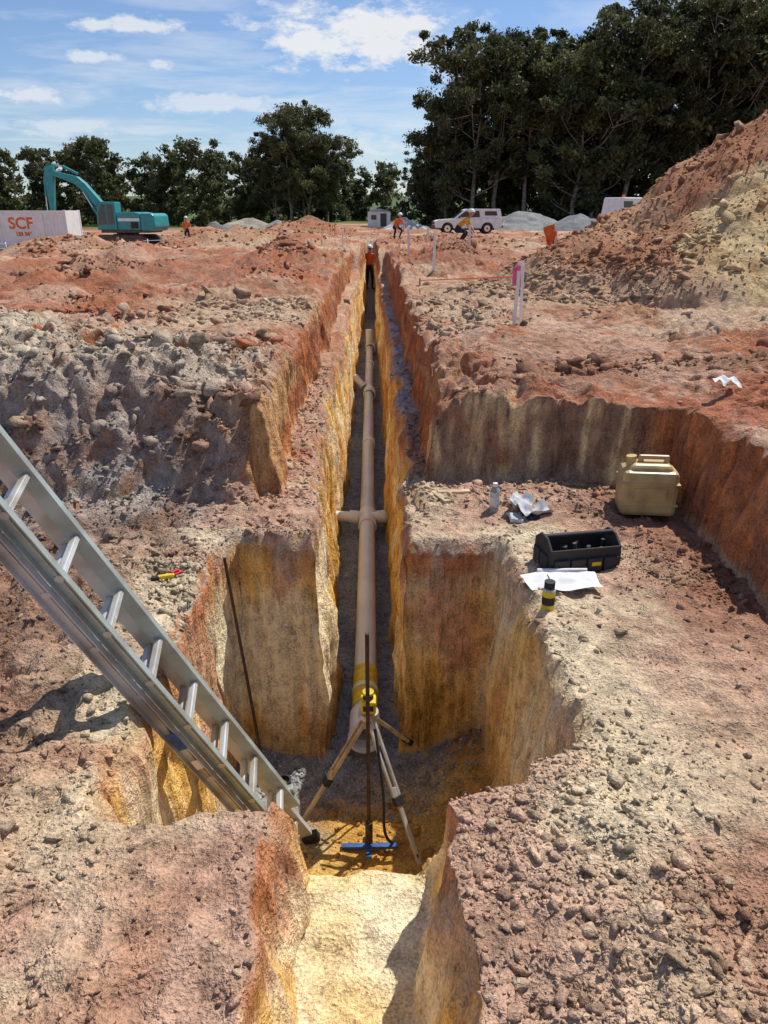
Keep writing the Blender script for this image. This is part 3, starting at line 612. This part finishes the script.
# ------------------------------------------------------------ pickup (faces -X)
def wheel(e,x,y,r=.38,wd=.25):
    s=1 if y>0 else -1
    tube('tyre',(x,y-wd/2,r),(x,y+wd/2,r),r,BLK,e,seg=28,hollow=.14); tube('rim',(x,y-wd*.4,r),(x,y+wd*.4,r),r-.13,CHR,e,seg=20); tube('hub',(x,y+s*wd*.4,r),(x,y+s*wd*.46,r),.07,BLK,e,seg=12)
def pickup(loc,rotz):
    e=empty('pickup_truck',loc,rotz)
    def arch(cx,r,n=8): return [(cx+r*math.cos(t),.38+r*math.sin(t)) for t in np.linspace(math.pi-.1,.1,n)]
    pts=[(-2.6,.45),(-2.15,.42)]+arch(-1.62,.47)+[(-1.1,.38),(1.0,.38)]+arch(1.52,.47)+[(2.1,.45),(2.65,.5),(2.68,1.12),(-.85,1.10),(-1.2,1.08),(-2.35,1.0),(-2.62,.87)]
    prism('body_shell',pts,-.92,.92,WHT,e)
    cab=[(-1.15,1.08),(-.35,1.72),(-.10,1.80),(1.0,1.82),(2.5,1.80),(2.66,1.12)]
    prism('cabin_and_canopy',cab,-.80,.80,WHT,e,bev=.03)
    for s in (-1,1):
        y0=s*.803; y1=s*.815
        for i,pg in enumerate([[(-.82,1.20),(-.26,1.62),(.10,1.66),(.10,1.20)],[(.20,1.20),(.20,1.66),(.85,1.67),(.92,1.20)],[(1.30,1.32),(1.30,1.64),(2.22,1.64),(2.28,1.32)]]): prism(f'window_{s}_{i}',pg,min(y0,y1),max(y0,y1),GLS,e)
        box(f'door_seam_{s}',(.012,.006,.62),(.15,s*.922,.75),BLK,e); box(f'door_seam2_{s}',(.012,.006,.62),(1.02,s*.922,.75),BLK,e); box(f'handle_{s}',(.16,.02,.03),(0,s*.93,.98),BLK,e); box(f'mirror_{s}',(.1,.2,.14),(-.72,s*.98,1.2),BLK,e,bev=.02)
        box(f'sill_step_{s}',(1.9,.12,.06),(0,s*.95,.36),BLK,e,bev=.01); box(f'headlight_{s}',(.1,.35,.14),(-2.58,s*.68,.84),CHR,e,bev=.02); box(f'taillight_{s}',(.05,.14,.32),(2.68,s*.8,.9),LAMP,e,bev=.01)
        for x in (-1.62,1.52): wheel(e,x,s*.80)
    prism('windscreen',[(-1.10,1.13),(-1.13,1.135),(-.39,1.71),(-.36,1.69)],-.7,.7,GLS,e)
    box('grille',(.04,1.0,.2),(-2.63,0,.78),BLK,e,bev=.01); box('bumper',(.14,1.75,.18),(-2.66,0,.52),DKG,e,bev=.03); box('rear_bumper',(.12,1.7,.16),(2.74,0,.52),DKG,e,bev=.02); box('undertray',(4.2,1.4,.2),(0,0,.36),BLK,e)
    return e
pickup((7.5,63,gz(7.5,63)+.02),.03)

# ------------------------------------------------------------ excavator (faces -X)
def excavator(loc,rotz):
    e=empty('excavator',loc,rotz)
    for s in (-1,1):
        pts=[(1.45+.42*math.cos(t),.44+.42*math.sin(t)) for t in np.linspace(-math.pi/2,math.pi/2,8)]+[(-1.45+.42*math.cos(t),.44+.42*math.sin(t)) for t in np.linspace(math.pi/2,1.5*math.pi,8)]
        prism(f'track_{s}',pts,s*1.15-.28,s*1.15+.28,DKG,e,bev=.02)
        prism(f'track_frame_{s}',[(-1.3,.28),(1.3,.28),(1.3,.62),(-1.3,.62)],s*1.45-.04,s*1.45+.04,RUST,e)
        for i in range(15):
            for zz_ in (.01,.87): box(f'shoe_{s}_{i}_{zz_}',(.12,.6,.04),(-1.4+i*.2,s*1.15,zz_),DKG,e)
        for i in range(6): tube(f'roller_{s}_{i}',(-1.2+i*.48,s*1.15-.30,.24),(-1.2+i*.48,s*1.15+.30,.24),.13,RUST,e)
        for x in (-1.45,1.45): tube(f'sprocket_{s}_{x}',(x,s*1.15-.31,.44),(x,s*1.15+.31,.44),.28,RUST,e,seg=20)
    box('undercarriage',(1.6,1.8,.4),(0,0,.6),DKG,e); tube('slew_ring',(0,0,.8),(0,0,1.02),.75,DKG,e,seg=28)
    prism('deck',[(-1.3,1.02),(2.0,1.02),(2.0,1.2),(-1.3,1.2)],-1.3,1.3,DKG,e,bev=.03)
    prism('engine_house',[(-.1,1.2),(1.5,1.2),(1.5,2.25),(1.1,2.32),(-.1,2.32)],-1.28,1.28,TEAL,e,bev=.05)
    prism('counterweight',[(1.52,1.12),(2.35,1.12),(2.55,1.4),(2.5,2.1),(2.3,2.25),(1.52,2.25)],-1.3,1.3,TEAL,e,bev=.08)
    box('stripe',(1.5,.01,.18),(.72,-1.287,1.85),WHT,e); box('vent',(.5,.012,.4),(1.1,-1.288,1.5),BLK,e); tube('exhaust',(1.0,.5,2.3),(1.0,.5,2.75),.07,BLK,e)
    prism('cab',[(-1.55,1.2),(-.15,1.2),(-.15,2.95),(-1.15,2.98),(-1.5,2.3)],-1.25,-.3,TEAL,e,bev=.04)
    prism('cab_glass_side',[(-1.42,1.55),(-.3,1.55),(-.3,2.8),(-1.1,2.83),(-1.4,2.25)],-1.262,-1.253,GLS,e); box('cab_pillar',(.06,.014,1.6),(-.78,-1.266,2.1),TEAL,e)
    prism('cab_glass_front',[(-1.565,1.4),(-1.572,1.4),(-1.515,2.3),(-1.19,2.93),(-1.18,2.9),(-1.5,2.28)],-1.15,-.4,GLS,e)
    boom=[(-.6,1.5),(-.75,1.95),(-2.6,4.15),(-3.1,4.55),(-5.0,4.95),(-5.15,4.75),(-3.3,4.1),(-2.9,3.75),(-1.1,1.5)]
    prism('boom',boom,-.1,.35,TEAL,e,bev=.03)
    prism('stick',[(-5.35,5.2),(-4.75,5.3),(-4.8,4.7),(-5.15,2.2),(-5.4,2.2),(-5.45,4.6)],-.05,.3,TEAL,e,bev=.03)
    bk=[(-5.5,2.15),(-5.0,2.15),(-4.7,1.7),(-4.5,1.1),(-4.9,.75),(-5.4,.8),(-5.3,1.15),(-5.55,1.5)]
    prism('bucket',bk,-.45,.7,RUST,e,bev=.02)
    for i in range(5): prism(f'tooth_{i}',[(-5.38,.86),(-5.38,.74),(-5.62,.82)],-.42+i*.26,-.34+i*.26,RUST,e)
    for s,y in ((-1,-.18),(1,.43)):
        tube(f'boom_cylinder_{s}',(-1.3,y,1.35),(-2.2,y,2.6),.09,TEAL,e); tube(f'boom_ram_{s}',(-2.2,y,2.6),(-2.75,y,3.6),.05,CHR,e)
    tube('stick_cylinder',(-3.1,.12,4.72),(-4.1,.12,5.2),.09,TEAL,e); tube('stick_ram',(-4.1,.12,5.2),(-4.85,.12,5.35),.05,CHR,e)
    tube('bucket_cylinder',(-5.5,.12,4.6),(-5.62,.12,3.3),.07,TEAL,e); tube('bucket_ram',(-5.62,.12,3.3),(-5.66,.12,2.3),.04,CHR,e); prism('bucket_link',[(-5.7,2.35),(-5.2,2.1),(-5.2,2.0),(-5.75,2.2)],0,.25,RUST,e)
    return e
excavator((-16.9,55,gz(-16.9,55)-.12),-.12)
ct=empty('shipping_container',(-20.9,49,gz(-20.9,49)-.15),.0)
box('shell',(5.2,2.35,2.3),(0,0,1.25),WHT,ct,bev=.02)
for i in range(24):
    if not 6<i<18: box(f'corrugation_{i}',(.10,.04,2.0),(-2.45+i*.212,-1.19,1.25),WHT,ct,bev=.01)
for a in (-1,1):
    for b in (-1,1): box(f'corner_post_{a}_{b}',(.14,.14,2.42),(a*2.56,b*1.14,1.22),WHT,ct,bev=.01)
box('top_rail',(5.1,.06,.1),(0,-1.2,2.36),WHT,ct); box('bottom_rail',(5.1,.06,.14),(0,-1.2,.12),DKG,ct)
def text(s,size,loc,m,par,name):
    cu=bpy.data.curves.new(name,'FONT'); cu.body=s; cu.size=size; cu.extrude=.004; cu.align_x='CENTER'; cu.offset=.02; cu.materials.append(m)
    o=bpy.data.objects.new(name,cu); scn.collection.objects.link(o); o.parent=par; o.location=loc; o.rotation_euler=(math.pi/2,0,0); return o
box('sign_board',(2.5,.03,1.6),(0,-1.2,1.4),WHT,ct); text('SCF',.9,(-.1,-1.225,1.4),ORG,ct,'lettering'); text('133 346',.3,(0,-1.225,1.0),ORG,ct,'phone_lettering')
fb=empty('site_fence',(0,0,0))
for i in range(14):
    x=-24+i*1.05; y=45.5-.15*i; z=gz(x,y); tube(f'post_{i}',(x,y,z-.1),(x,y,z+.6),.03,WHT,fb,seg=8)
    if i<13:
        x2=-24+(i+1)*1.05; y2=45.5-.15*(i+1); z2=gz(x2,y2)
        for h in (.25,.52): tube(f'rail_{i}_{h}',(x,y,z+h),(x2,y2,z2+h),.018,WHT,fb,seg=6)
tk=empty('tipper_truck',(20.6,60,gz(20.6,60)+.1),.5)
box('cab',(2.2,2.2,1.6),(-2.4,0,1.7),WHT,tk,bev=.08,taper=(.85,.92)); box('cab_glass',(.9,2.1,.6),(-2.9,0,1.95),GLS,tk,bev=.03); box('tray',(4.2,2.3,1.1),(1.0,0,1.6),DKG,tk,bev=.03); box('chassis',(6.4,1.0,.3),(-.3,0,.8),BLK,tk); tube('beacon',(-2.4,0,2.5),(-2.4,0,2.7),.1,ORG,tk)
for x in (-2.4,.6,2.0):
    for s in (-1,1): wheel(tk,x,s*1.0,.5,.3)
sh=empty('site_shed',(.8,92,gz(.8,92))); box('walls',(2.6,2.4,1.6),(0,0,.8),WHT,sh); prism('roof',[(-1.4,1.6),(1.4,1.6),(0,1.95)],-1.3,1.3,mat('roof_sheet',(.4,.42,.45),.5,.2),sh); box('door',(.7,.03,1.4),(.5,-1.215,.7),DKG,sh); box('window',(.6,.03,.5),(-.6,-1.215,1.0),GLS,sh)

def pile(x,y,rx,ry,h,col,seed):
    n=48
    g=np.linspace(-1.15,1.15,n); a,b=np.meshgrid(g,g); r=np.sqrt(a*a+b*b)+.2*fbm(a*2+seed,b*2,0,3,seed)
    z=h*np.clip(1-r,-.05,1)+.12*h*fbm(a*7,b*7,0,3,seed+4)*(r<1.02)
    P=np.stack([a*rx,b*ry,z],-1).reshape(-1,3); I=np.arange(n*n).reshape(n,n)
    F_=np.stack([I[:-1,:-1],I[:-1,1:],I[1:,1:],I[1:,:-1]],-1).reshape(-1,4)
    cc=np.broadcast_to(np.array(col),P.shape)*(1+.35*fbm(P[:,0]*1.5,P[:,1]*1.5,0,3,seed)[:,None])
    o=add('gravel_pile',np_mesh('gravel_pile',P,F_,np.clip(cc,0,1),SOIL,True)); o.location=(x,y,gz(x,y)-.02)
for a in [(14.5,76,5,4,1.7,(.26,.26,.25),1),(19.5,74,4.5,4,1.5,(.22,.22,.23),2),(22.5,60,4,4,2.0,(.42,.33,.24),3),(3.2,78,2.5,2,1.2,(.50,.48,.44),4),(-10,66,5,3,1.5,(.36,.31,.25),5),(-15,70,3,3,1.2,(.36,.26,.20),6),(-5.5,70,3.5,2.5,1.4,(.30,.16,.10),7),(27,66,5,4,2.2,(.38,.30,.24),8),(-12.5,64,2.5,2,1.6,(.22,.2,.18),9),(-7.5,63,2.5,2,1.2,(.3,.28,.25),10)]: pile(*a)

# ------------------------------------------------------------ trees
def leaf_mat(name):
    m=bpy.data.materials.new(name); m.use_nodes=True; n=m.node_tree.nodes; l=m.node_tree.links; b=n['Principled BSDF']
    a=n.new('ShaderNodeAttribute'); a.attribute_name='Col'; b.inputs['Roughness'].default_value=.6; b.inputs['Specular IOR Level'].default_value=.25
    oi=n.new('ShaderNodeObjectInfo'); mr=n.new('ShaderNodeMapRange'); mr.inputs[3].default_value=.75; mr.inputs[4].default_value=1.3; l.new(oi.outputs['Random'],mr.inputs[0])
    vm=n.new('ShaderNodeVectorMath'); vm.operation='SCALE'; l.new(a.outputs['Color'],vm.inputs[0]); l.new(mr.outputs[0],vm.inputs['Scale'])
    l.new(vm.outputs[0],b.inputs['Base Color'])
    t=n.new('ShaderNodeBsdfTranslucent'); l.new(vm.outputs[0],t.inputs['Color']); mxs=n.new('ShaderNodeMixShader'); mxs.inputs[0].default_value=.35
    l.new(b.outputs[0],mxs.inputs[1]); l.new(t.outputs[0],mxs.inputs[2]); l.new(mxs.outputs[0],n['Material Output'].inputs[0]); return m
LEAF=leaf_mat('foliage'); BARK=mat('eucalypt_bark',(.30,.25,.20),.9,0,.3,3,.02)
LC=np.array((.080,.105,.044))
def leaves(cent,rad,per,size,r):
    n=len(cent)*per; c=np.repeat(cent,per,0); rd=np.repeat(rad,per,0)
    d=r.normal(size=(n,3)); d/=np.linalg.norm(d,axis=1,keepdims=True); q=r.random((n,1))**.6*(.75+.5*r.random((n,1)))
    p=c+d*q*rd*np.array([1,1,.7])
    t1=r.normal(size=(n,3)); t1/=np.linalg.norm(t1,axis=1,keepdims=True); t2=np.cross(t1,r.normal(size=(n,3))); t2/=np.linalg.norm(t2,axis=1,keepdims=True)
    s=size*(.5+r.random((n,1)))
    v=np.stack([p-t1*s,p+t2*s*.5,p+t1*s,p-t2*s*.5],1).reshape(-1,3)
    f=np.arange(n*4).reshape(-1,4)
    cb=np.repeat(.5+1.0*r.random((len(cent),1)),per,0)*(.6+.8*r.random((n,1)))
    col=LC*cb*np.concatenate([1+.4*r.random((n,1)),np.ones((n,2))],1)
    return v,f,np.repeat(np.clip(col,0,1),4,0)
def tubes(segs,ns=6):
    Vs=[];Fs=[];o=0
    for p,q,r0,r1 in segs:
        p=np.array(p);q=np.array(q); d=q-p; d=d/np.linalg.norm(d); a=np.cross(d,[.3,.9,.1]); a/=np.linalg.norm(a); b=np.cross(d,a)
        t=np.arange(ns)/ns*6.2832; ring=np.cos(t)[:,None]*a+np.sin(t)[:,None]*b
        Vs+=[p+ring*r0,q+ring*r1]
        for i in range(ns): j=(i+1)%ns; Fs.append((o+i,o+j,o+ns+j,o+ns+i))
        o+=2*ns
    return np.concatenate(Vs),np.array(Fs)
def tree_data(seed,H,R,base,per=170,leaf=.19):
    r=np.random.default_rng(seed); segs=[]; cent=[]; rad=[]
    pts=[np.array([0,0,-.3])]; lean=r.normal(size=2)*.03
    for i in range(1,7): pts.append(np.array([lean[0]*H*i/6+r.normal()*.2,lean[1]*H*i/6+r.normal()*.2,H*.88*i/6]))
    rr=np.linspace(.018*H*.9,.05,7)
    for i in range(6): segs.append((pts[i],pts[i+1],rr[i],rr[i+1]))
    K=20
    for k in range(K):
        t=base+(1-base)*(k+.3*r.random())/K*.95; zt=t*H*.88; i=min(int(t*6),5); f=t*6-i; p0=pts[i]*(1-f)+pts[i+1]*f
        an=k*2.4+r.random()*.8; u=(t-base)/(1-base); ln=R*(.55+.6*math.sin(math.pi*min(1,u*.8+.15)))*(.55+.7*r.random())
        up=.3+.7*u+.25*r.random(); dd=np.array([math.cos(an),math.sin(an),up]); dd/=np.linalg.norm(dd)
        m1=p0+dd*ln*.5+np.array([0,0,-.1*ln*.3]); e1=p0+dd*ln+np.array([0,0,.12*ln])
        segs+= [(p0,m1,.0045*H*(1.3-u),.003*H*(1.2-u)),(m1,e1,.003*H*(1.2-u),.02)]
        cent.append(e1); rad.append(.5+R*.16*(.5+r.random()))
        for q in range(5):
            b0=p0+(e1-p0)*(.3+.7*r.random()); dv_=dd+r.normal(size=3)*.8; dv_/=np.linalg.norm(dv_); e2=b0+dv_*ln*.45
            segs.append((b0,e2,.04,.015)); cent.append(e2); rad.append(.45+R*.17*r.random())
    cent.append(pts[-1]+np.array([0,0,.3])); rad.append(1.0)
    cent=np.array(cent); rad=np.array(rad)[:,None]
    lv,lf,lcol=leaves(cent,rad,per,leaf,r); return tubes(segs),(lv,lf,lcol)
tm=[]
for i,(H,R,b) in enumerate([(19,4.8,.28),(20,5.4,.34),(17,5.2,.16),(21,4.8,.36),(15,5.0,.10)]):
    (tv,tf),(lv,lf,lcol)=tree_data(50+i,H,R,b)
    tm.append((H,np_mesh('trunk_and_limbs',tv,tf,None,BARK,True),np_mesh('crown',lv,lf,lcol,LEAF,False)))
def tree(x,y,H,k,name='eucalyptus_tree'):
    h0,a,b=tm[k]; e=empty(name,(x,y,gz(x,y)-.1),random.random()*6.28,H/h0)
    for nm,me in (('trunk_and_limbs',a),('crown',b)): add(nm,me,e)
k=0
for x,y,H in [(6.0,96,7.5),(8.6,93,12.5),(11.2,90,17.5),(14.2,92,19.5),(17.2,90,18),(20.0,93,17),(22.4,88,15.5),(25,91,18),(28.5,90,20.5),(32,92,22.5),(35.5,89,21.5),(39,91,22),(43,90,21),(47,92,21),(52,90,19),(57,93,20),
            (10,100,14),(13,103,19),(16,99,20),(19,104,18),(22,99,18),(25,104,20),(28,99,20),(31,105,22),(34,100,23),(37,104,22),(40.5,99,22),(44,105,22),(50,106,21),(8,106,10),
            (-12.6,125,15.5),(-9.8,127,16),(-15.2,128,12.5),(-7.2,129,12),(-11.3,131,14)]:
    tree(x,y,H,[0,1,2,3,4][(k*3+1)%5]); k+=1
def mass(name,rows,seed,per=80,leaf=.3):
    r=np.random.default_rng(seed); cent=[];rad=[]
    for (x,y,h,wd) in rows:
        n=int(12+h*1.6)
        for i in range(n):
            t=r.random(); a=r.random()*6.28; ww=wd*(1-.7*max(0,t-.4))*r.random()**.5
            cent.append((x+ww*math.cos(a),y+ww*math.sin(a),gz(x,y)+.2+t*h*.92)); rad.append(.6+.9*r.random())
    return np_mesh(name,*leaves(np.array(cent),np.array(rad)[:,None],per,leaf,r),LEAF,False)
r_=np.random.default_rng(3); rows=[]
for x in np.arange(-100,3.5,1.8):
    h=10.2+1.3*math.sin(x*.35)+r_.random()*2.8-(1.4 if x>-20 else 0)-(1.8 if -3<x else 0)+(1.2 if x<-45 else 0); rows.append((x+r_.normal(),140+r_.normal()*4,max(5,h),2.5))
for x in np.arange(-140,-3,4.0): rows.append((x,160+r_.normal()*3,11.5+r_.random()*2.5,3.5))
add('distant_treeline',mass('distant_treeline',rows,5))
rows=[(x+r_.normal(),98+r_.normal()*5,3.5+3*r_.random(),2.2) for x in np.arange(7,75,2.2)]+[(x,115+r_.normal()*3,13+4*r_.random(),3.5) for x in np.arange(11,90,3.4)]+[(x,98,13+3*r_.random(),3.5) for x in np.arange(60,90,4)]
add('undergrowth',mass('undergrowth',rows,6))
hx=np.linspace(-400,400,60); hy=np.linspace(300,700,20); a,b=np.meshgrid(hx,hy); hz_=16*np.sin((b-300)/400.001*math.pi).clip(0)**.8*(.7+.3*vn(a*.01,b*.01,0,4))-3
I=np.arange(a.size).reshape(a.shape); F_=np.stack([I[:-1,:-1],I[:-1,1:],I[1:,1:],I[1:,:-1]],-1).reshape(-1,4)
hcol=np.broadcast_to(np.array((.09,.12,.06)),(a.size,3))*(1+.3*vn(a.ravel()*.05,b.ravel()*.05,0,9)[:,None])
add('hill',np_mesh('hill',np.stack([a,b,hz_],-1).reshape(-1,3),F_,hcol,SOIL,True))
wv_,wf_,wc_=leaves(np.array([(x,y,gz(x,y)+.12) for x,y in [(5.0,19),(5.3,19.4),(5.9,18.5),(5.6,20)]]),np.full((4,1),.35),120,.07,np.random.default_rng(4)); wc_=wc_*1.3
add('weeds',np_mesh('weeds',wv_,wf_,wc_,LEAF,False))
